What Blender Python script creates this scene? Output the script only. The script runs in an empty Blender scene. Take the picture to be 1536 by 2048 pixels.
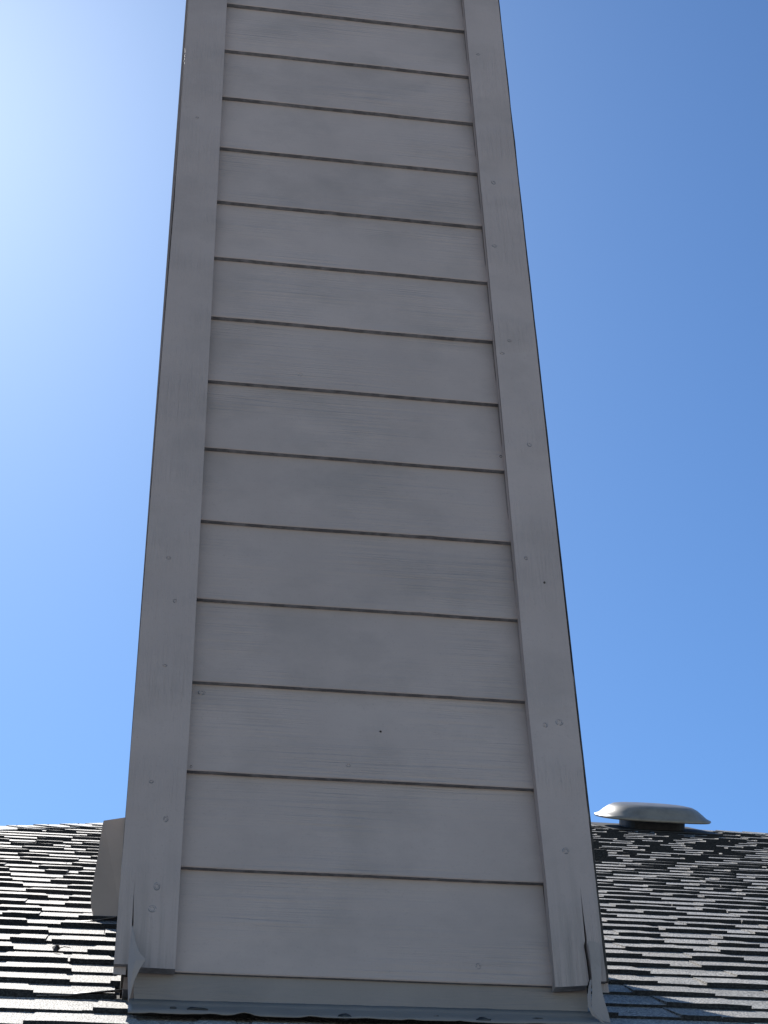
import bpy, bmesh, math, random
from mathutils import Vector, Matrix, noise
random.seed(7)
C = bpy.context.scene.collection
S = bpy.context.scene
R = math.radians

# ------------------------------------------------------------------ camera
cam_d = bpy.data.cameras.new("camera")
cam = bpy.data.objects.new("camera", cam_d); C.objects.link(cam)
cr = Vector((0.9884154, -0.14953077, -0.02599128))
cu = Vector((-0.07295341, -0.61825792, 0.78258223))
cf = Vector((0.13308944, 0.77162017, 0.62200443))
CAM = Vector((-0.0947, -2.5696, -1.1304))
m = Matrix((cr, cu, -cf)).transposed().to_4x4(); m.translation = CAM
cam.matrix_world = m
cam_d.sensor_fit = 'HORIZONTAL'; cam_d.sensor_width = 36.0
FPX = 3486.39
cam_d.lens = 36.0 * FPX / 1536
cam_d.clip_start = 0.05; cam_d.clip_end = 3000
S.camera = cam

# ------------------------------------------------------------------ sky, sun, exposure
SUN_AZ, SUN_EL = R(15), R(51)          # to the left of +Y, above the horizon
w = bpy.data.worlds.new("World"); S.world = w; w.use_nodes = True
nt = w.node_tree; nt.nodes.clear()
sky = nt.nodes.new('ShaderNodeTexSky'); sky.sky_type = 'NISHITA'
sky.sun_disc = False; sky.sun_elevation = SUN_EL; sky.sun_rotation = -SUN_AZ
sky.altitude = 0; sky.air_density = 1.0; sky.dust_density = 0.28; sky.ozone_density = 4.0
bg = nt.nodes.new('ShaderNodeBackground'); bg.inputs[1].default_value = 0.055
wo = nt.nodes.new('ShaderNodeOutputWorld')
gam = nt.nodes.new('ShaderNodeGamma'); gam.inputs[1].default_value = 1.5      # deep, saturated blue of a clear dry day
nt.links.new(sky.outputs[0], gam.inputs[0]); tint = nt.nodes.new('ShaderNodeMix'); tint.data_type = 'RGBA'; tint.blend_type = 'MULTIPLY'; tint.inputs[0].default_value = 1
tint.inputs[7].default_value = (1.0, 1.08, 0.97, 1)
nt.links.new(gam.outputs[0], tint.inputs[6]); nt.links.new(tint.outputs[2], bg.inputs[0]); nt.links.new(bg.outputs[0], wo.inputs[0])
sl = bpy.data.lights.new("sun", 'SUN'); sl.energy = 5.0; sl.angle = R(0.53); sl.color = (1.0, 0.95, 0.87)
sun = bpy.data.objects.new("sun", sl); C.objects.link(sun)
sd = Vector((-math.sin(SUN_AZ) * math.cos(SUN_EL), math.cos(SUN_AZ) * math.cos(SUN_EL), math.sin(SUN_EL)))
sun.rotation_euler = sd.to_track_quat('Z', 'Y').to_euler(); sun.location = (-6, 10, 12)
S.view_settings.view_transform = 'Standard'; S.view_settings.look = 'None'
S.view_settings.gamma = 1.0; S.view_settings.use_curve_mapping = False
S.view_settings.exposure = 0.30

# ------------------------------------------------------------------ helpers
m_siding = m_trim = m_edge = None
def link(name, bm, mat, parent=None, smooth=False):
    me = bpy.data.meshes.new(name)
    bmesh.ops.recalc_face_normals(bm, faces=bm.faces)
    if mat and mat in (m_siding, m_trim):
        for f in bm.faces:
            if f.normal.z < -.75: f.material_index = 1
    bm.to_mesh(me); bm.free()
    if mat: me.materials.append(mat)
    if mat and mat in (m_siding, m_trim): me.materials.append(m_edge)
    if smooth:
        for p in me.polygons: p.use_smooth = True
    o = bpy.data.objects.new(name, me); C.objects.link(o)
    if parent: o.parent = parent
    return o
def empty(name, loc=(0, 0, 0)):
    o = bpy.data.objects.new(name, None); C.objects.link(o); o.location = loc
    o.empty_display_size = .2
    return o
def tag(o, label, cat, group=None):
    o['label'] = label; o['category'] = cat
    if group: o['group'] = group
    return o
def box(bm, x0, x1, y0, y1, z0, z1):
    v = [bm.verts.new((x, y, z)) for x in (x0, x1) for y in (y0, y1) for z in (z0, z1)]
    for f in ((0, 1, 3, 2), (4, 6, 7, 5), (0, 4, 5, 1), (2, 3, 7, 6), (0, 2, 6, 4), (1, 5, 7, 3)):
        bm.faces.new([v[i] for i in f])
    return v
def prism_xz(bm, pts, y0, y1):
    """outline in X-Z, extruded from y0 (front) to y1 (back)"""
    a = [bm.verts.new((x, y0, z)) for x, z in pts]
    b = [bm.verts.new((x, y1, z)) for x, z in pts]
    n = len(pts)
    f = bm.faces.new(a); bm.faces.new(b[::-1])
    for i in range(n): bm.faces.new((a[i], b[i], b[(i + 1) % n], a[(i + 1) % n]))
    bmesh.ops.triangulate(bm, faces=[f for f in bm.faces if len(f.verts) > 4])

def mat(name):
    mt = bpy.data.materials.new(name); mt.use_nodes = True
    n = mt.node_tree; b = n.nodes['Principled BSDF']
    return mt, n, b
def nd(n, t, **kw):
    x = n.nodes.new(t)
    for k, v in kw.items():
        if k in x.inputs.keys(): x.inputs[k].default_value = v
        else: setattr(x, k, v)
    return x
def ramp(n, src, stops):
    r = n.nodes.new('ShaderNodeValToRGB')
    e = r.color_ramp.elements
    while len(e) < len(stops): e.new(.5)
    for i, (p, c) in enumerate(stops):
        e[i].position = p; e[i].color = (c, c, c, 1) if isinstance(c, (int, float)) else (*c, 1)
    n.links.new(src, r.inputs[0]); return r.outputs[0]
def mix(n, fac, a, b, blend='MIX'):
    x = n.nodes.new('ShaderNodeMix'); x.data_type = 'RGBA'; x.blend_type = blend
    for s, v in ((0, fac), (6, a), (7, b)):
        if hasattr(v, 'is_linked'): n.links.new(v, x.inputs[s])
        else: x.inputs[s].default_value = v if s == 0 else (*v, 1)
    return x.outputs[2]
def coords(n, scale=(1, 1, 1), loc=(0, 0, 0), kind='Object', world=False):
    if world:
        src = n.nodes.new('ShaderNodeNewGeometry').outputs['Position']
    else:
        src = n.nodes.new('ShaderNodeTexCoord').outputs[kind]
    mp = n.nodes.new('ShaderNodeMapping'); mp.inputs['Scale'].default_value = scale
    mp.inputs['Location'].default_value = loc
    n.links.new(src, mp.inputs[0]); return mp.outputs[0]
def noise_t(n, vec, scale, detail=4, rough=.55, dist=0):
    x = nd(n, 'ShaderNodeTexNoise', Scale=scale, Detail=detail, Roughness=rough, Distortion=dist)
    n.links.new(vec, x.inputs['Vector']); return x.outputs[0]

def painted(name, base, dirt, grain, rough=.62, drips=False):
    """aged matte paint; grain = stretch of the wood relief"""
    mt, n, b = mat(name)
    w0 = coords(n, world=True)
    big = noise_t(n, w0, 3.2, 5, .6)
    c = mix(n, ramp(n, big, [(.38, 0), (.66, 1)]), base, tuple(x * .86 for x in base))
    mid = noise_t(n, coords(n, (4, 4, 5.5), (3, 1, 0), world=True), 1.6, 7, .6)
    c = mix(n, ramp(n, mid, [(.48, 0), (.74, .5)]), c, dirt)
    # fine peppering of grime
    pep = noise_t(n, w0, 260, 2, .5)
    c = mix(n, ramp(n, pep, [(.60, 0), (.78, .35)]), c, dirt)
    oi = n.nodes.new('ShaderNodeObjectInfo')
    c = mix(n, .16, c, ramp(n, oi.outputs['Random'], [(0, tuple(x * .75 for x in base)), (1, tuple(min(1, x * 1.25) for x in base))]))
    if drips:
        dr = noise_t(n, coords(n, (70, 70, 3.5), world=True), 1.0, 3, .6)
        sep = n.nodes.new('ShaderNodeSeparateXYZ'); n.links.new(w0, sep.inputs[0])
        mr = nd(n, 'ShaderNodeMapRange'); n.links.new(sep.outputs[2], mr.inputs[0])
        mr.inputs[1].default_value = .26; mr.inputs[2].default_value = .0; mr.inputs[3].default_value = 0; mr.inputs[4].default_value = .6
        mm = n.nodes.new('ShaderNodeMath'); mm.operation = 'MULTIPLY'
        n.links.new(ramp(n, dr, [(.42, 0), (.62, 1)]), mm.inputs[0]); n.links.new(mr.outputs[0], mm.inputs[1])
        c = mix(n, mm.outputs[0], c, dirt)
    n.links.new(c, b.inputs['Base Color'])
    b.inputs['Roughness'].default_value = rough
    b.inputs['Specular IOR Level'].default_value = .3
    # cedar-grain embossing, distorted into cathedral loops here and there
    g0 = coords(n, grain, world=True)
    ad = n.nodes.new('ShaderNodeVectorMath'); ad.operation = 'ADD'
    cmb = n.nodes.new('ShaderNodeCombineXYZ')
    mu = n.nodes.new('ShaderNodeMath'); mu.operation = 'MULTIPLY'; mu.inputs[1].default_value = 37.0
    n.links.new(oi.outputs['Random'], mu.inputs[0])
    for k in range(3): n.links.new(mu.outputs[0], cmb.inputs[k])
    n.links.new(g0, ad.inputs[0]); n.links.new(cmb.outputs[0], ad.inputs[1])
    g1 = noise_t(n, ad.outputs[0], 1.0, 3, .55, .6)
    patch = noise_t(n, coords(n, (2.5, 2.5, 7), world=True), 1.0, 2, .5)
    msk = n.nodes.new('ShaderNodeMath'); msk.operation = 'MULTIPLY'
    n.links.new(g1, msk.inputs[0]); n.links.new(ramp(n, patch, [(.45, .12), (.62, 1)]), msk.inputs[1])
    bp = nd(n, 'ShaderNodeBump', Strength=.7, Distance=.006); n.links.new(msk.outputs[0], bp.inputs['Height'])
    fine = noise_t(n, w0, 420, 3, .6)
    bp2 = nd(n, 'ShaderNodeBump', Strength=.18, Distance=.001)
    n.links.new(fine, bp2.inputs['Height']); n.links.new(bp.outputs[0], bp2.inputs['Normal'])
    n.links.new(bp2.outputs[0], b.inputs['Normal'])
    return mt

PAINT = (.425, .345, .32); DIRT = (.25, .215, .20)
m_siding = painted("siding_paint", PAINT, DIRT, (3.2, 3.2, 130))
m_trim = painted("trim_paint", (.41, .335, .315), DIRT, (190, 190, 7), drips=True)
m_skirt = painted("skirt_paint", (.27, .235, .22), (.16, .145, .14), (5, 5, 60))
m_metal = painted("flashing_paint", (.235, .21, .195), (.14, .13, .12), (12, 12, 12), .5)
m_flap = painted("corner_flashing_paint", (.34, .29, .27), (.20, .175, .165), (12, 12, 12), .55)
m_panel = painted("saddle_panel_paint", (.64, .53, .46), (.44, .37, .32), (20, 20, 20), .5)
m_edge, n, b = mat("shade_toned_edge"); b.inputs['Roughness'].default_value = .85  # dark colour on downward faces stands in for shade under laps and trims
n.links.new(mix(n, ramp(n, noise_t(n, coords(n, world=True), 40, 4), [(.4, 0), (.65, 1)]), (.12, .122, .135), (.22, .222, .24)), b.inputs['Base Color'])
m_under, n, b = mat("bare_wood_edge"); b.inputs['Base Color'].default_value = (.035, .03, .028, 1); b.inputs['Roughness'].default_value = .9
n.links.new(mix(n, ramp(n, noise_t(n, coords(n, world=True), 60, 4), [(.4, 0), (.65, 1)]), (.03, .027, .026), (.075, .065, .058)), b.inputs['Base Color'])
m_tar, n, b = mat("roof_tar"); b.inputs['Roughness'].default_value = .45
n.links.new(mix(n, ramp(n, noise_t(n, coords(n, world=True), 90, 3), [(.4, 0), (.7, 1)]), (.012, .012, .013), (.04, .04, .042)), b.inputs['Base Color'])

def shingle_mat(name, base, dark, light):
    mt, n, b = mat(name)
    p = coords(n, world=True)
    vo = nd(n, 'ShaderNodeTexVoronoi', Scale=330.0); n.links.new(p, vo.inputs['Vector'])
    g = n.nodes.new('ShaderNodeSeparateColor'); n.links.new(vo.outputs['Color'], g.inputs[0])
    oi = n.nodes.new('ShaderNodeObjectInfo')
    c = mix(n, ramp(n, g.outputs[0], [(0, 0), (.45, 0), (.75, 1)]), base, dark)
    c = mix(n, ramp(n, g.outputs[1], [(.80, 0), (.88, 1)]), c, light)
    # blended colour blocks of the laminated tabs
    blk = nd(n, 'ShaderNodeTexVoronoi', Scale=1.0); n.links.new(coords(n, (6.5, 6.5, 6.5), world=True), blk.inputs['Vector'])
    bs = n.nodes.new('ShaderNodeSeparateColor'); n.links.new(blk.outputs['Color'], bs.inputs[0])
    c = mix(n, .55, c, ramp(n, bs.outputs[0], [(0, (.42, .43, .45)), (.5, (1, 1, 1)), (1, (1.0, .93, .86))]), 'MULTIPLY')
    c = mix(n, .45, c, ramp(n, oi.outputs['Random'], [(0, (.55, .56, .60)), (1, (1, 1, 1))]), 'MULTIPLY')
    wear = noise_t(n, p, 5, 5, .6)
    c = mix(n, ramp(n, wear, [(.45, 0), (.7, .5)]), c, tuple(x * .5 for x in base))
    n.links.new(c, b.inputs['Base Color'])
    b.inputs['Roughness'].default_value = .68; b.inputs['Specular IOR Level'].default_value = .7
    bp = nd(n, 'ShaderNodeBump', Strength=.8, Distance=.0022)
    n.links.new(vo.outputs['Distance'], bp.inputs['Height'])
    n.links.new(bp.outputs[0], b.inputs['Normal'])
    return mt
m_sh = shingle_mat("asphalt_granules", (.38, .37, .355), (.10, .10, .103), (.68, .66, .62))
m_butt, n, b = mat("asphalt_edge"); b.inputs['Roughness'].default_value = .95; b.inputs['Specular IOR Level'].default_value = .1
n.links.new(mix(n, ramp(n, noise_t(n, coords(n, world=True), 300, 2), [(.4, 0), (.7, 1)]), (.022, .023, .026), (.06, .062, .065)), b.inputs['Base Color'])
m_deck, n, b = mat("roof_felt"); b.inputs['Roughness'].default_value = .9
n.links.new(mix(n, ramp(n, noise_t(n, coords(n, world=True), 9, 4), [(.4, 0), (.6, 1)]), (.03, .03, .032), (.06, .06, .062)), b.inputs['Base Color'])

# ------------------------------------------------------------------ ground
bm = bmesh.new()
NG = 24
gv = [[bm.verts.new((-900 + 1800 * i / NG, -900 + 1800 * j / NG, -5.6)) for j in range(NG + 1)] for i in range(NG + 1)]
for i in range(NG):
    for j in range(NG): bm.faces.new((gv[i][j], gv[i + 1][j], gv[i + 1][j + 1], gv[i][j + 1]))
mg, n, b = mat("pale_bounce_ground"); b.inputs['Roughness'].default_value = .95  # unseen ground, toned pale to bounce sunlight onto the shaded chimney face
c = mix(n, ramp(n, noise_t(n, coords(n, world=True), .6, 8, .65), [(.35, 0), (.65, 1)]), (.32, .30, .27), (.46, .44, .40))
n.links.new(c, b.inputs['Base Color'])
g = link("ground", bm, mg); g['kind'] = 'structure'

# ------------------------------------------------------------------ house and roof
SL = R(32); ZB = -.075; cs, sn = math.cos(SL), math.sin(SL)
YR = 5.05; HIP = 3.78                      # ridge line; left hip runs along Y = X + HIP
XR = 6.4; YE = -3.3                        # right gable, front eave
ZR = ZB + YR * math.tan(SL); ZE = ZB + YE * math.tan(SL)
XH = YR - HIP                              # where the ridge meets the left hip
XE = YE - HIP                              # left eave
house = empty("house", (0, 0, -5.6))
tag(house, "house under the grey laminated shingle roof that the chimney and the vent stand on", "house")
def child(o, p=None):
    o.parent = p or house
    if p is None: o.matrix_parent_inverse = Matrix.Translation((0, 0, 5.6))
    return o
bm = bmesh.new()
YB = 2 * YR - YE
A = [(XE, YE, ZE), (XR, YE, ZE), (XR, YR, ZR), (XH, YR, ZR), (XE, YB, ZE), (XR, YB, ZE)]
top = [bm.verts.new(Vector(p) + Vector((0, 0, -.004))) for p in A]
bot = [bm.verts.new(Vector(p) + Vector((0, 0, -.16))) for p in A]
for f in ((0, 1, 2, 3), (0, 3, 4), (4, 3, 2, 5)):
    bm.faces.new([top[i] for i in f]); bm.faces.new([bot[i] for i in f][::-1])
for i, j in ((0, 1), (1, 2), (2, 5), (5, 4), (4, 0)): bm.faces.new((top[i], top[j], bot[j], bot[i]))
roof = child(link("roof", bm, m_deck))
bm = bmesh.new()
t_ = .15
for a in ((XE + .5, XR - .4, YE + .5, YE + .5 + t_), (XE + .5, XR - .4, YB - .5 - t_, YB - .5),
          (XE + .5, XE + .5 + t_, YE + .5 + t_, YB - .5 - t_), (XR - .4 - t_, XR - .4, YE + .5 + t_, YB - .5 - t_)):
    box(bm, *a, -5.6, ZE + .2)
wall = child(link("wall", bm, m_siding))

EXP = .127; LEN = .5
def to_roof(x, v, h=0):                    # point on the front slope: across, up the slope, above it
    return Vector((x, v * cs - h * sn, ZB + v * sn + h * cs))
FRONT = Matrix(((1, 0, 0, 0), (0, cs, -sn, 0), (0, sn, cs, ZB), (0, 0, 0, 1)))

def shingle_bm(bm, rnd, M=Matrix(), L=LEN, teeth=True, z0=0.0):
    """one laminated shingle: thin backing plus thick trapezoid tabs, butt edge at y=0"""
    def slab(xa, xb, xa2, xb2, yb, zb0, zt0, zt1, seg, jit):
        # top outline: front edge at y~0 from xa..xb, back edge yb from xa2..xb2
        fr, fb, bk = [], [], []
        for i in range(seg + 1):
            t = i / seg
            x = xa + (xb - xa) * t; x2 = xa2 + (xb2 - xa2) * t
            jy = rnd.uniform(-jit, jit); jz = rnd.uniform(-.0005, .0007)
            fr.append(bm.verts.new(M @ Vector((x, jy, zt0 + jz))))
            fb.append(bm.verts.new(M @ Vector((x, jy + .0006, zb0))))
            bk.append(bm.verts.new(M @ Vector((x2, yb, zt1))))
        for i in range(seg):
            bm.faces.new((fr[i], fr[i + 1], bk[i + 1], bk[i]))
            bm.faces.new((fb[i], fb[i + 1], fr[i + 1], fr[i])).material_index = 1
        e0 = bm.verts.new(M @ Vector((xa2, yb, zb0))); e1 = bm.verts.new(M @ Vector((xb2, yb, zb0)))
        bm.faces.new((fb[0], fr[0], bk[0], e0)); bm.faces.new((fr[-1], fb[-1], e1, bk[-1]))
    slab(.0002, L - .0002, .0002, L - .0002, EXP + .025, -.002 + z0, .0064 + z0, .0004 + z0, 5, .0014)
    if teeth:
        x = rnd.uniform(-.03, .10)
        while x < L - .05:
            wd = rnd.uniform(.09, .19)
            a, b_ = max(x, .0015), min(x + wd, L - .0015)
            if b_ - a > .03:
                tp = rnd.uniform(.006, .022)
                slab(a, b_, a + (tp if a > .002 else 0), b_ - (tp if b_ < L - .002 else 0), EXP + .02,
                     -.001 + z0, rnd.uniform(.0102, .0116) + z0, .0012 + z0, 3, .0016)
            x += wd + rnd.uniform(.05, .16)

VAR = []
for k in range(16):
    bm = bmesh.new(); shingle_bm(bm, random.Random(100 + k))
    bmesh.ops.recalc_face_normals(bm, faces=bm.faces)
    me = bpy.data.meshes.new("shingle"); bm.to_mesh(me); bm.free(); me.materials.append(m_sh); me.materials.append(m_butt); VAR.append(me)

CH0, CH1, CHD = -.095, .682, 1.0           # chimney footprint in X, and its depth
def to_px(p):
    d = p - CAM; z = d.dot(cf)
    if z < .1: return (-9999, -9999, z)
    return (768 + FPX * d.dot(cr) / z, 1024 - FPX * d.dot(cu) / z, z)
spots = []
rows0, rows1 = int(YE / cs / EXP), int(YR / cs / EXP)
rr = random.Random(11)
for r_ in range(rows0, rows1 + 1):
    v = r_ * EXP
    off = rr.uniform(0, LEN)
    y = v * cs
    xl = max(y - HIP - .1, XE)
    x = xl - (off if True else 0)
    while x < XR:
        x0, x1 = x, x + LEN
        y_up = (v + EXP) * cs
        if x0 > CH0 and x1 < CH1 and 0.03 < y and y_up < CHD - .03:
            x += LEN; continue
        q = [to_px(to_roof(a, v + b_)) for a in (x0, x1) for b_ in (0, EXP)]
        vis = max(a[0] for a in q) > -40 and min(a[0] for a in q) < 1576 and min(a[1] for a in q) < 2090 and q[0][2] > .2 \
              and x0 > (v + EXP) * cs - HIP - .02
        hid = all((235 < a[0] < 1195) for a in q) and y > 0
        size = LEN * EXP / max(q[0][2], .1) ** 2
        spots.append((vis and not hid, size, x, v, q[0][2]))
        x += LEN
vs = sorted([s for s in spots if s[0]], key=lambda s: -s[1])
single = set((s[2], s[3]) for s in vs[:285])
print("visible shingles", len(vs), "all", len(spots))
rest = bmesh.new()
rs = random.Random(5)
for vis, size, x, v, dz in spots:
    y = v * cs
    jx, jy, rz = rs.uniform(-.002, .002), rs.uniform(-.003, .003), rs.uniform(-.009, .009)
    lift = rs.uniform(0, .0009)
    rx = rs.uniform(-.004, .002)
    # edges are uneven next to the flashings, where sheets lie under the shingles
    if -.75 < x + LEN and x < CH0 and .9 < v < 1.25: rx -= .010; lift += .002
    if -.75 < x + LEN and x < CH0 and .05 < v < .35: rx -= .008; lift += .002; rz += .012
    M = FRONT @ Matrix.Translation((x + jx, v + jy, lift)) @ Matrix.Rotation(rz, 4, 'Z') @ Matrix.Rotation(rx, 4, 'X')
    if (x, v) in single:
        o = bpy.data.objects.new("shingle", rs.choice(VAR)); C.objects.link(o)
        o.parent = roof; o.matrix_world = M
        o.matrix_parent_inverse = Matrix(); o.matrix_basis = M
        # a strip that meets the hip is cut there: keep whole ones that end before it
    else:
        # cut at the hip: drop strips that stand wholly beyond it
        xl = (v + EXP) * cs - HIP
        if v * cs - HIP > x + LEN: continue
        Lx = LEN; X0 = x
        if x < xl - .01:
            X0 = xl - .01; Lx = x + LEN - X0
            if Lx < .08: continue
            M = FRONT @ Matrix.Translation((X0, v + jy, lift))
        shingle_bm(rest, rs, M, L=Lx, teeth=(dz > .2 and vis) or rs.random() < .8)
# shingles share the parent transform of the roof (identity in world space)
# left hip face and rear face: plain courses that continue the covering
def course_faces(Mx, L0, L1, rows, cut0, cut1):
    for r_ in range(rows):
        v = r_ * EXP
        a, b_ = L0 + cut0 * (v + EXP) * cs, L1 - cut1 * (v + EXP) * cs
        x = a
        while x < b_ - .3:
            Lx = min(2.0, b_ - x)
            shingle_bm(rest, rs, Mx @ Matrix.Translation((x, v, 0)), L=Lx, teeth=True)
            x += Lx
nr = int((YR - YE) / cs / EXP)
HIPM = Matrix(((0, cs, -sn, XE), (-1, 0, 0, 0), (0, sn, cs, ZE), (0, 0, 0, 1)))
course_faces(HIPM, -YB, -YE, nr, 1, 1)
BACKM = Matrix(((-1, 0, 0, 0), (0, -cs, sn, YB), (0, sn, cs, ZE), (0, 0, 0, 1)))
course_faces(BACKM, -XR, -XE, nr, 0, 1)
o = link("shingle_field", rest, m_sh, roof); o.data.materials.append(m_butt); o['kind'] = 'stuff'

# caps along hip and ridge
def cap(name_pos, direction, n_l, n_r, rnd, wdt=.14, ln=.19, lift=.004):
    """folded cap shingle: two wings falling away from the line"""
    bm = bmesh.new()
    d = direction.normalized()
    P0 = name_pos
    rowsv = []
    for t, hh in ((0, lift + .005), (.5, lift + .003), (1, lift)):
        row = []
        for sgn, nn in ((-1, n_l), (0, None), (1, n_r)):
            base = P0 + d * (t * ln)
            if sgn == 0: p = base + Vector((0, 0, hh + .002 + rnd.uniform(-.001, .001)))
            else:
                side = nn.cross(d) * sgn
                if side.z > 0: side = -side
                side.normalize()
                p = base + side * (wdt + rnd.uniform(-.008, .008)) + nn * (hh + rnd.uniform(-.002, .003))
            row.append(p)
        rowsv.append(row)
    vt = [[bm.verts.new(p) for p in row] for row in rowsv]
    vb = [[bm.verts.new(p - Vector((0, 0, .003))) for p in row] for row in rowsv]
    for i in range(2):
        for j in range(2):
            bm.faces.new((vt[i][j], vt[i][j + 1], vt[i + 1][j + 1], vt[i + 1][j]))
            bm.faces.new((vb[i][j], vb[i + 1][j], vb[i + 1][j + 1], vb[i][j + 1]))
    for j in range(2):
        bm.faces.new((vt[0][j], vb[0][j], vb[0][j + 1], vt[0][j + 1]))
        bm.faces.new((vt[2][j], vt[2][j + 1], vb[2][j + 1], vb[2][j]))
    for i in range(2):
        bm.faces.new((vt[i][0], vt[i + 1][0], vb[i + 1][0], vb[i][0]))
        bm.faces.new((vt[i][2], vb[i][2], vb[i + 1][2], vt[i + 1][2]))
    return bm
NF = Vector((0, -sn, cs)); NB = Vector((0, sn, cs)); NH = Vector((-sn, 0, cs))
rc = random.Random(3)
x = XH + .05
while x < XR - .15:
    link("ridge_cap", cap(Vector((x, YR, ZR)), Vector((1, 0, 0)), NF, NB, rc), m_sh, roof); x += .142
hd = Vector((XH - XE, YR - YE, ZR - ZE)); hl = hd.length; hd.normalize()
t = .05
while t < hl - .1:
    link("hip_cap", cap(Vector((XE, YE, ZE)) + hd * t, hd, NH, NF, rc), m_sh, roof); t += .142
for i, o in enumerate([o for o in roof.children if o.name.startswith('hip_cap')]): pass

# ------------------------------------------------------------------ chimney
chim = empty("chimney", (.29, .5, ZB + .5 * math.tan(SL)))
tag(chim, "tall chimney clad in taupe painted lap siding with plain corner boards, rising from the roof", "chimney")
chim_inv = Matrix.Translation(-chim.location)
def cchild(o):
    o.parent = chim; o.matrix_parent_inverse = chim_inv; return o
H = 5.2; LAP = .178; NB_ = 29
bm = bmesh.new(); box(bm, -.085, .672, .016, CHD - .01, .02, H); box(bm, -.062, .646, .017, CHD - .011, -.9, .019)
cchild(link("sheathing", bm, m_under))
rl = random.Random(21)
def lap_board(x0, x1, z0, rnd, t=.0140, face=0.0, h=None):
    """tilted board: bottom edge proud, top tucked under the one above; slightly wavy along its length"""
    bm = bmesh.new(); n_ = 26; h = h or LAP + .022
    pr = []
    for i in range(n_ + 1):
        x = x0 + (x1 - x0) * i / n_
        wv = .0009 * noise.noise(Vector((x * 5, z0 * 9, 3))) ; wz = .0012 * noise.noise(Vector((x * 4, z0 * 7, 8)))
        ch = .0022 * max(0, noise.noise(Vector((x * 38, z0 * 11, 1))) - .35)
        prof = [(face + .0012 + wv, z0 + wz + ch), (face + wv, z0 + .0016 + wz + ch), (face + wv * .6 + .0050, z0 + h * .5), (face + .0125, z0 + h),
                (face + .0125 + t * .45, z0 + h), (face + t + wv, z0 + wz + ch)]
        pr.append([bm.verts.new((x, a, b_)) for a, b_ in prof])
    m_ = 6
    for i in range(n_):
        for k in range(m_): bm.faces.new((pr[i][k], pr[i + 1][k], pr[i + 1][(k + 1) % m_], pr[i][(k + 1) % m_]))
    bm.faces.new(pr[0]); bm.faces.new(pr[-1][::-1])
    return bm
boards = {}
for k in range(NB_):
    z0 = k * LAP + rl.uniform(-.0015, .0015)
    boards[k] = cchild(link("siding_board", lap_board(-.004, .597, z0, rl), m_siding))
# side and rear faces: the same boards turned round the corners
for k in range(-4, NB_):
    for sd_, xx in ((-1, CH0), (1, CH1)):
        zlow = k * LAP
        o = link("siding_board", lap_board(.075, CHD - .075, zlow, rl), m_siding)
        Mt = (Matrix.Translation((xx + .013 * 1, 0, 0)) @ Matrix.Rotation(-math.pi / 2, 4, 'Z') @ Matrix.Scale(-1, 4, (1, 0, 0))) if sd_ < 0 else \
             (Matrix.Translation((xx - .013, 0, 0)) @ Matrix.Rotation(math.pi / 2, 4, 'Z'))
        o.data.transform(Mt); 
        if sd_ < 0: o.data.flip_normals()
        cchild(o)
for k in range(2, NB_):
    o = link("siding_board", lap_board(-.604 + .004, .004 + .004, k * LAP, rl), m_siding)
    o.data.transform(Matrix.Translation((0, CHD, 0)) @ Matrix.Rotation(math.pi, 4, 'Z')); cchild(o)

def corner_outline(left):
    rn = random.Random(4 if left else 9)
    def jag(p0, p1, n_, amp):
        out = []
        for i in range(1, n_):
            t = i / n_; a = amp * (noise.noise(Vector((t * 31, 5 if left else 12, 0))) + .7 * noise.noise(Vector((t * 120, 9 if left else 2, 0))))
            out.append((p0[0] + (p1[0] - p0[0]) * t + a, p0[1] + (p1[1] - p0[1]) * t))
        return out
    if left:
        pts = [(-.004, -.0042), (-.0300, -.0038), (-.0545, -.0033), (-.0695, -.0020)]
        pts += [(-.0712, .030), (-.0722, .0655), (-.0748, .118), (-.0741, .158), (-.0752, .118), (-.0733, .064), (-.0730, .028), (-.0735, .0008)]
        pts += [(-.0980, .0006)] + jag((-.0980, .0006), (-.0932, 1.405), 60, .0008) + [(-.0930, 1.405), (-.0918, 1.68), (-.0905, 1.69)]
        pts += jag((-.0905, 1.69), (-.0928, H), 60, .0010) + [(-.0928, H), (.0018, H), (.0010, 1.2), (.0, .52), (-.0035, .167)]
    else:
        pts = [(.5952, -.0100), (.6200, -.0080), (.6480, -.0050)]
        pts += [(.6512, .004), (.6505, .035), (.6488, .062), (.6515, .070), (.6520, .110), (.6530, .167), (.6536, .110), (.6550, .078), (.6542, .066), (.6560, .030), (.6570, .0010)]
        pts += [(.6800, .0028)] + jag((.6800, .0028), (.6815, 1.40), 90, .0012) + jag((.6815, 1.40), (.6830, H), 90, .0008) + [(.6830, H), (.5890, H), (.5920, 2.28), (.5929, 1.22), (.5925, .52), (.5962, .166)]
    return pts
TF = -.017
trims = []
for left in (True, False):
    bm = bmesh.new(); prism_xz(bm, corner_outline(left), TF, .003)
    o = cchild(link("corner_board", bm, m_trim)); trims.append(o)
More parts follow.
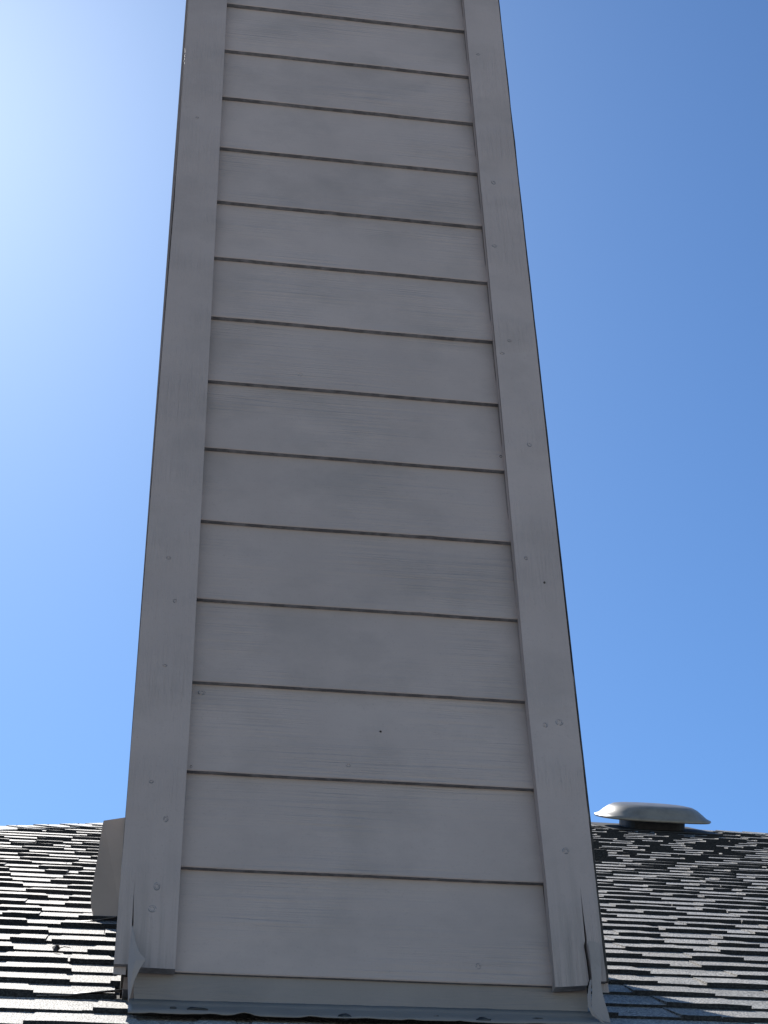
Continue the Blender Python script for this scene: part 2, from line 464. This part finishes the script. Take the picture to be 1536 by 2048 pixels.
# side-facing corner boards, set back a little behind the front ones, with a dark strip in the joint
for xx, s_ in ((CH0, -1), (CH1, 1)):
    bm = bmesh.new()
    a, b_ = sorted((xx + s_ * .0030, xx - s_ * .016))
    box(bm, a, b_, -.0135 + .006, .078, .004, 1.42 if s_ < 0 else H)
    if s_ < 0: box(bm, a + .0012, b_, -.0075, .078, 1.4235, H)
        # (set-back side board, its foot cut to the roof pitch)
    for v in bm.verts:
        if v.co.z < .1: v.co.z = -.012 + (v.co.y + .0075) * .62
        v.co.x += (min(v.co.z, 1.6) / 1.4 * .0046 if s_ < 0 else 0)
        v.co.x += s_ * .0006 * noise.noise(v.co * 9)
    cchild(link("corner_board", bm, m_under if False else m_trim))
    bm = bmesh.new(); a, b_ = sorted((xx + s_ * .0022, xx - s_ * .012)); 
    n_ = 80 if s_ > 0 else 40
    # ragged dark strip along the joint
    ys = (TF + .0040, -.0076)
    pv = []
    for i in range(n_ + 1):
        z = .004 + (H - .05) * i / n_ if s_ > 0 else .004 + 1.3 * i / n_
        o_ = s_ * (.0012 + .0012 * noise.noise(Vector((z * 9, s_, 0))) + .0007 * noise.noise(Vector((z * 60, s_, 4))))
        pv.append([bm.verts.new((x_, y_, z)) for x_, y_ in ((xx + (z / 1.4 * .0046 if s_ < 0 else 0) + s_ * .0016 + o_, ys[0]), (xx + (z / 1.4 * .0046 if s_ < 0 else 0) + s_ * .0016 + o_, ys[1]), (xx - s_ * .006, ys[1]), (xx - s_ * .006, ys[0]))])
    for i in range(n_):
        for k in range(4): bm.faces.new((pv[i][k], pv[i][(k + 1) % 4], pv[i + 1][(k + 1) % 4], pv[i + 1][k]))
    bm.faces.new(pv[0]); bm.faces.new(pv[-1])
    cchild(link("joint_strip", bm, m_under))
    bm = bmesh.new(); a, b_ = sorted((xx + s_ * .003, xx - s_ * .016)); box(bm, a, b_, CHD - .078, CHD + .02, .0, H)
    cchild(link("corner_board", bm, m_trim))
    bm = bmesh.new(); a, b_ = sorted((xx - s_ * .0165, xx - s_ * .085)); box(bm, a, b_, CHD - .012, CHD + .02, .2, H)
    cchild(link("corner_board", bm, m_trim))
# cap on top (outside the photograph)
bm = bmesh.new(); box(bm, -.16, .747, -.085, CHD + .085, H + .002, H + .10); box(bm, -.12, .707, -.05, CHD + .05, H + .102, H + .15)
cchild(link("chimney_cap", bm, m_trim))

# nail heads
def nail(par, x, z, y, r=.0042, depth=.0012, hole=False):
    bm = bmesh.new(); n_ = 12
    rg = random.Random(int(x * 9999 + z * 77777))
    el = rg.uniform(.8, 1.2)
    def ring(rad, yy, dz=0): return [bm.verts.new((x + rad * el * math.cos(2 * math.pi * i / n_), yy, z + rad / el * math.sin(2 * math.pi * i / n_) + dz)) for i in range(n_)]
    R0 = ring(r * 1.5, y + .0004); R1 = ring(r * 1.08, y - depth); R2 = ring(r * .82, y - depth * .9); R3 = ring(r * .62, y + (.0001 if not hole else .0002) - .0003)
    for a, b_ in ((R0, R1), (R1, R2), (R2, R3)):
        for i in range(n_): bm.faces.new((a[i], a[(i + 1) % n_], b_[(i + 1) % n_], b_[i]))
    bm.faces.new(R3)
    o = link("nail_head", bm, m_under if hole else (m_trim if par in trims else m_siding))
    if not hole:
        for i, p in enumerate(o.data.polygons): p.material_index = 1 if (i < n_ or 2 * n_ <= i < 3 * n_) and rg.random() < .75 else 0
    o.parent = par
    o.matrix_parent_inverse = Matrix()
    return o
# the boards are children of the chimney with world-space meshes, so their own frame is the world
for (x, z, hole, r) in ((-.0535, .784, 0, .0036), (-.0381, .6895, 0, .0034), (-.0487, .551, 0, .003), (-.0589, .321, 0, .003), (-.0316, .2533, 0, .0042),
                        (-.0396, .133, 0, .0052), (-.0445, .0943, 0, .0054), (-.0525, 2.03, 0, .003)):
    nail(trims[0], x, z, TF, r * .86, .0010)
for (x, z, hole, r) in ((.6156, 2.377, 0, .004), (.6228, 1.908, 0, .005), (.6111, 1.698, 0, .005), (.6239, 1.411, 0, .004), (.6052, 1.373, 0, .004), (.6439, 1.1265, 0, .0045),
                        (.6144, .841, 0, .0036), (.6454, .7865, 1, .0020), (.6206, .4746, 0, .0042), (.6464, .4815, 0, .0058), (.6347, .2305, 0, .0052)):
    nail(trims[1], x, z, TF, r * .86, .0010, bool(hole))
def board_y(z):
    f = (z % LAP) / (LAP + .022)
    return .0005 + .0045 * min(1, f / .5) + .0055 * max(0, f - .5) / .5
for (x, z, hole, r) in ((.0181, .516, 0, .0045), (.3305, .4557, 1, .0017), (.2726, .3826, 0, .0034), (.4769, .028, 0, .0045), (.5881, 1.1055, 1, .0032),
                        (.1858, 1.282, 0, .0050), (.2775, .195, 0, .003), (-.0002 + .006, .3629, 1, .0024), (.30, 1.262, 0, .004)):
    nail(boards[int(z // LAP)], x, z, board_y(z), r * .86, .0010, bool(hole))

# skirt board below the last lap, set back
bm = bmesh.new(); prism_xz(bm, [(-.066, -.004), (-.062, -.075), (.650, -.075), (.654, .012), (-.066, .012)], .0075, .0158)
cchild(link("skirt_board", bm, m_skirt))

# apron flashing bent from the wall over the shingles, with a ragged lower edge
def sheet(rows, th, matl, name, smooth=True):
    bm = bmesh.new(); nr_, nc = len(rows), len(rows[0])
    a = [[bm.verts.new(p) for p in r_] for r_ in rows]
    def nrm(i, j):
        p = rows[i][j]; u_ = rows[min(i + 1, nr_ - 1)][j] - rows[max(i - 1, 0)][j]; v_ = rows[i][min(j + 1, nc - 1)] - rows[i][max(j - 1, 0)]
        q = u_.cross(v_); return q.normalized() if q.length > 0 else Vector((0, 0, 1))
    b_ = [[bm.verts.new(rows[i][j] + nrm(i, j) * th) for j in range(nc)] for i in range(nr_)]
    for i in range(nr_ - 1):
        for j in range(nc - 1):
            bm.faces.new((a[i][j], a[i][j + 1], a[i + 1][j + 1], a[i + 1][j])); bm.faces.new((b_[i][j], b_[i + 1][j], b_[i + 1][j + 1], b_[i][j + 1]))
    for j in range(nc - 1):
        bm.faces.new((a[0][j], b_[0][j], b_[0][j + 1], a[0][j + 1])); bm.faces.new((a[-1][j], a[-1][j + 1], b_[-1][j + 1], b_[-1][j]))
    for i in range(nr_ - 1):
        bm.faces.new((a[i][0], a[i + 1][0], b_[i + 1][0], b_[i][0])); bm.faces.new((a[i][-1], b_[i][-1], b_[i + 1][-1], a[i + 1][-1]))
    return link(name, bm, matl, None, smooth)
rows = []
NX = 90
for i, (yy, zz) in enumerate(((.0065, -.0445), (.002, -.0525), (-.004, -.0585), (-.014, -.0650), (-.032, -.0755), (-.054, -.0905))):
    r_ = []
    for j in range(NX + 1):
        t = j / NX; x = -.072 + .742 * t
        wv = noise.noise(Vector((x * 9, i * .6, 1))) ; w2 = noise.noise(Vector((x * 34, i * .9, 7)))
        k = i / 5
        y = yy + k * (.006 * w2) ; z = zz + (.0035 * wv + .0022 * w2) * (.25 + k)
        if i == 5: y += .005 * wv - .007 * max(0, w2 - .15); z += .003 * max(0, w2)
        r_.append(Vector((x, y, z + .006 * t)))
    rows.append(r_)
cchild(sheet(rows, -.0012, m_metal, "apron_flashing"))
# tar blobs on the apron edge
rb = random.Random(8)
for (x, y, z, sx, sz) in ((.030, -.034, -.0745, .016, .0035), (.255, -.046, -.083, .010, .005), (.47, -.044, -.080, .012, .0045), (.40, -.026, -.070, .006, .002), (.56, -.022, -.066, .009, .0018), (-.004, -.030, -.0725, .006, .0025)):
    bm = bmesh.new(); bmesh.ops.create_icosphere(bm, subdivisions=2, radius=1)
    for v in bm.verts:
        n_ = 1 + .45 * noise.noise(v.co * 1.7 + Vector((x * 50, 0, 0)))
        v.co = Vector((x + v.co.x * sx * n_, y + v.co.y * .004 * n_, z + v.co.z * sz * n_))
    cchild(link("tar_patch", bm, m_tar, None, True))

# bent corner of flashing poking out through the split in the left corner board
def flap(cols, th, name):
    rows_ = [[Vector(p) for p in c_] for c_ in cols]
    return cchild(sheet(rows_, th, m_flap, name, False))
flap([[(-.0738, -.026, .060), (-.0733, -.0262, .0595), (-.0730, -.0265, .058)],
      [(-.0748, -.028, .036), (-.0712, -.033, .034), (-.0675, -.036, .030)],
      [(-.0755, -.029, .015), (-.0682, -.038, .012), (-.0600, -.043, .009)],
      [(-.0760, -.030, -.004), (-.0650, -.042, -.004), (-.0498, -.049, -.005)],
      [(-.0752, -.030, -.022), (-.0680, -.040, -.020), (-.0580, -.045, -.018)],
      [(-.0735, -.030, -.042), (-.0700, -.036, -.040), (-.0655, -.039, -.036)],
      [(-.0718, -.030, -.064), (-.0710, -.032, -.062), (-.0700, -.034, -.060)]], .0009, "corner_flashing")
flap([[(.6540, -.0245, .0665), (.6630, -.0252, .0650), (.6720, -.0250, .0635)],
      [(.6545, -.0260, .040), (.6640, -.0270, .040), (.6715, -.0270, .040)],
      [(.6540, -.0270, .015), (.6630, -.0285, .015), (.6695, -.0290, .015)],
      [(.6530, -.0270, -.005), (.6600, -.0292, -.006), (.6665, -.0300, -.006)],
      [(.6510, -.0280, -.023), (.6590, -.0305, -.024), (.6670, -.0310, -.024)],
      [(.6475, -.0290, -.040), (.6580, -.0325, -.042), (.6690, -.0330, -.042)],
      [(.6480, -.0320, -.056), (.6590, -.0355, -.058), (.6712, -.0360, -.057)],
      [(.6540, -.0380, -.070), (.6620, -.0405, -.074), (.6715, -.0400, -.076)]], .0009, "corner_flashing")
# curled second edge beside the right strip
flap([[(.6515, -.0235, .0010), (.6540, -.0260, .0005)],
      [(.6475, -.0250, -.012), (.6505, -.0290, -.012)],
      [(.6440, -.0260, -.028), (.6480, -.0300, -.028)],
      [(.6425, -.0270, -.045), (.6465, -.0310, -.046)],
      [(.6470, -.0300, -.060), (.6510, -.0340, -.061)],
      [(.6590, -.0400, -.076), (.6630, -.0430, -.078)]], .0009, "corner_flashing")
# step flashing leaves beside the left wall, lifting the shingles
def step_leaf(x0, x1, v0, v1, h0, h1, bend, seed):
    rows_ = []
    for i in range(5):
        a = i / 4; r_ = []
        for j in range(9):
            b_ = j / 8
            x = x0 + (x1 - x0) * b_; v = v0 + (v1 - v0) * a + .006 * noise.noise(Vector((b_ * 4, seed, 0)))
            h = h0 + (h1 - h0) * (b_ ** bend) * (1 - a * .7) + .0015 * noise.noise(Vector((b_ * 7, a * 3, seed)))
            r_.append(to_roof(x, v, h))
        rows_.append(r_)
    return cchild(sheet(rows_, .0012, m_metal, "step_flashing"))
step_leaf(-.215, -.076, .128, .165, .006, .022, 1.6, 1.0)
step_leaf(-.200, -.100, 1.085, 1.12, .005, .022, 1.5, 2.0)

# beige saddle panel standing out from the left side near the rear
bm = bmesh.new()
yp = .99
out = [(-.0905, .8000), (-.1455, .7790), (-.1480, .7560), (-.1520, .690), (-.1560, .635), (-.1600, .592), (-.1570, .566), (-.1480, .540), (-.120, .548), (-.0905, .556)]
K = 6
lay = []
for (yy, sh) in ((yp, 0), (yp + .001, .0), (yp + .028, .004), (yp + .030, .005)):
    lay.append([bm.verts.new((x + (sh if x < -.1 else 0) * .9, yy - .10 * ((-.0905 - x) / .07) ** 2 * .25, z - sh)) for x, z in out])
fn = bm.faces.new(lay[0][::-1]); bk = bm.faces.new(lay[-1])
for a in range(3):
    for i in range(len(out)):
        j = (i + 1) % len(out); bm.faces.new((lay[a][i], lay[a][j], lay[a + 1][j], lay[a + 1][i]))
bmesh.ops.triangulate(bm, faces=[f for f in bm.faces if len(f.verts) > 4])
o = cchild(link("saddle_panel", bm, m_panel)); o['label'] = "beige bent sheet panel standing out from the left side of the chimney"

# ------------------------------------------------------------------ roof vent
vx, vy = 2.50, 4.93
vz0 = ZB + vy * math.tan(SL)
vent = empty("roof_vent", (vx, vy, vz0)); vent.rotation_euler = (SL, 0, R(0))
tag(vent, "low roof vent with pale rounded cap on dark neck, near the ridge beside the chimney", "vent")
m_vent, n, b = mat("vent_paint"); b.inputs['Roughness'].default_value = .36
c = mix(n, ramp(n, noise_t(n, coords(n, world=True), 14, 5, .6), [(.42, 0), (.72, .7)]), (.24, .212, .17), (.12, .105, .085))
n.links.new(c, b.inputs['Base Color'])
m_neck, n, b = mat("vent_neck_metal"); b.inputs['Roughness'].default_value = .6; b.inputs['Metallic'].default_value = .0
n.links.new(mix(n, ramp(n, noise_t(n, coords(n, world=True), 22, 4), [(.4, 0), (.7, 1)]), (.018, .018, .02), (.045, .045, .045)), b.inputs['Base Color'])
def lathe(prof, n_=64, sq=2.0, ex=1.0):
    bm = bmesh.new(); rings = []
    for r_, z in prof:
        ring = []
        for i in range(n_):
            a = 2 * math.pi * i / n_; cx, sx = math.cos(a), math.sin(a)
            k = (abs(cx) ** sq + abs(sx) ** sq) ** (-1 / sq)
            ring.append(bm.verts.new((r_ * k * cx * ex, r_ * k * sx, z)))
        rings.append(ring)
    for a, b_ in zip(rings, rings[1:]):
        for i in range(n_): bm.faces.new((a[i], a[(i + 1) % n_], b_[(i + 1) % n_], b_[i]))
    bm.faces.new(rings[0]); bm.faces.new(rings[-1][::-1])
    return bm
CB = .056                                    # underside of the cap above the roof at its centre
cap_prof = [(.17, CB + .006), (.260, CB), (.272, CB - .003), (.279, CB + .002), (.277, CB + .009), (.257, CB + .018), (.236, CB + .036), (.212, CB + .055), (.188, CB + .067), (.155, CB + .072), (.10, CB + .075), (.01, CB + .076)]
o = link("cap", lathe(cap_prof, 72, 2.6), m_vent, vent, True)
o = link("neck", lathe([(.150, -.02), (.150, CB + .012)], 48, 3.5), m_neck, vent, False)
bm = bmesh.new(); box(bm, -.27, .27, -.27, .27, 0.009, .012)
link("base_flashing", bm, m_neck, vent)

# ------------------------------------------------------------------ dead leaf with its stalk
bm = bmesh.new()
P = to_roof(-.205, .615, .009)
def lv(x, y, z): return bm.verts.new(P + Vector((x, 0, 0)) + Vector((0, cs, sn)) * y + Vector((0, -sn, cs)) * z)
r0 = [lv(-.009, .010, .004), lv(-.006, -.008, .001), lv(.001, -.016, .000), lv(.006, -.004, .004), (lv(.003, .012, .008)), lv(-.003, .016, .005)]
ct = lv(-.001, .001, .010)
for i in range(6): bm.faces.new((r0[i], r0[(i + 1) % 6], ct))
res = bmesh.ops.extrude_face_region(bm, geom=bm.faces[:])
for g_ in res['geom']:
    if isinstance(g_, bmesh.types.BMVert): g_.co += Vector((0, -sn, cs)) * .0015
lf_m, n, b = mat("dead_leaf"); b.inputs['Roughness'].default_value = .7
n.links.new(mix(n, ramp(n, noise_t(n, coords(n, world=True), 200, 3), [(.4, 0), (.7, 1)]), (.025, .018, .012), (.06, .04, .025)), b.inputs['Base Color'])
leaf = link("dead_leaf", bm, lf_m)
tag(leaf, "small dark curled dead leaf lying on the shingles left of the chimney foot", "leaf")
bm = bmesh.new()
ax = [Vector((.005, .002, .005)), Vector((.014, .001, .008)), Vector((.026, .000, .006))]
pr = []
for i, a in enumerate(ax):
    r_ = .0012 - .0003 * i
    pr.append([bm.verts.new(P + Vector((a.x, 0, 0)) + Vector((0, cs, sn)) * (a.y + r_ * math.cos(k * 2.094)) + Vector((0, -sn, cs)) * (a.z + r_ * math.sin(k * 2.094))) for k in range(3)])
for a, b_ in zip(pr, pr[1:]):
    for k in range(3): bm.faces.new((a[k], a[(k + 1) % 3], b_[(k + 1) % 3], b_[k]))
bm.faces.new(pr[0]); bm.faces.new(pr[-1])
link("stalk", bm, lf_m, leaf)
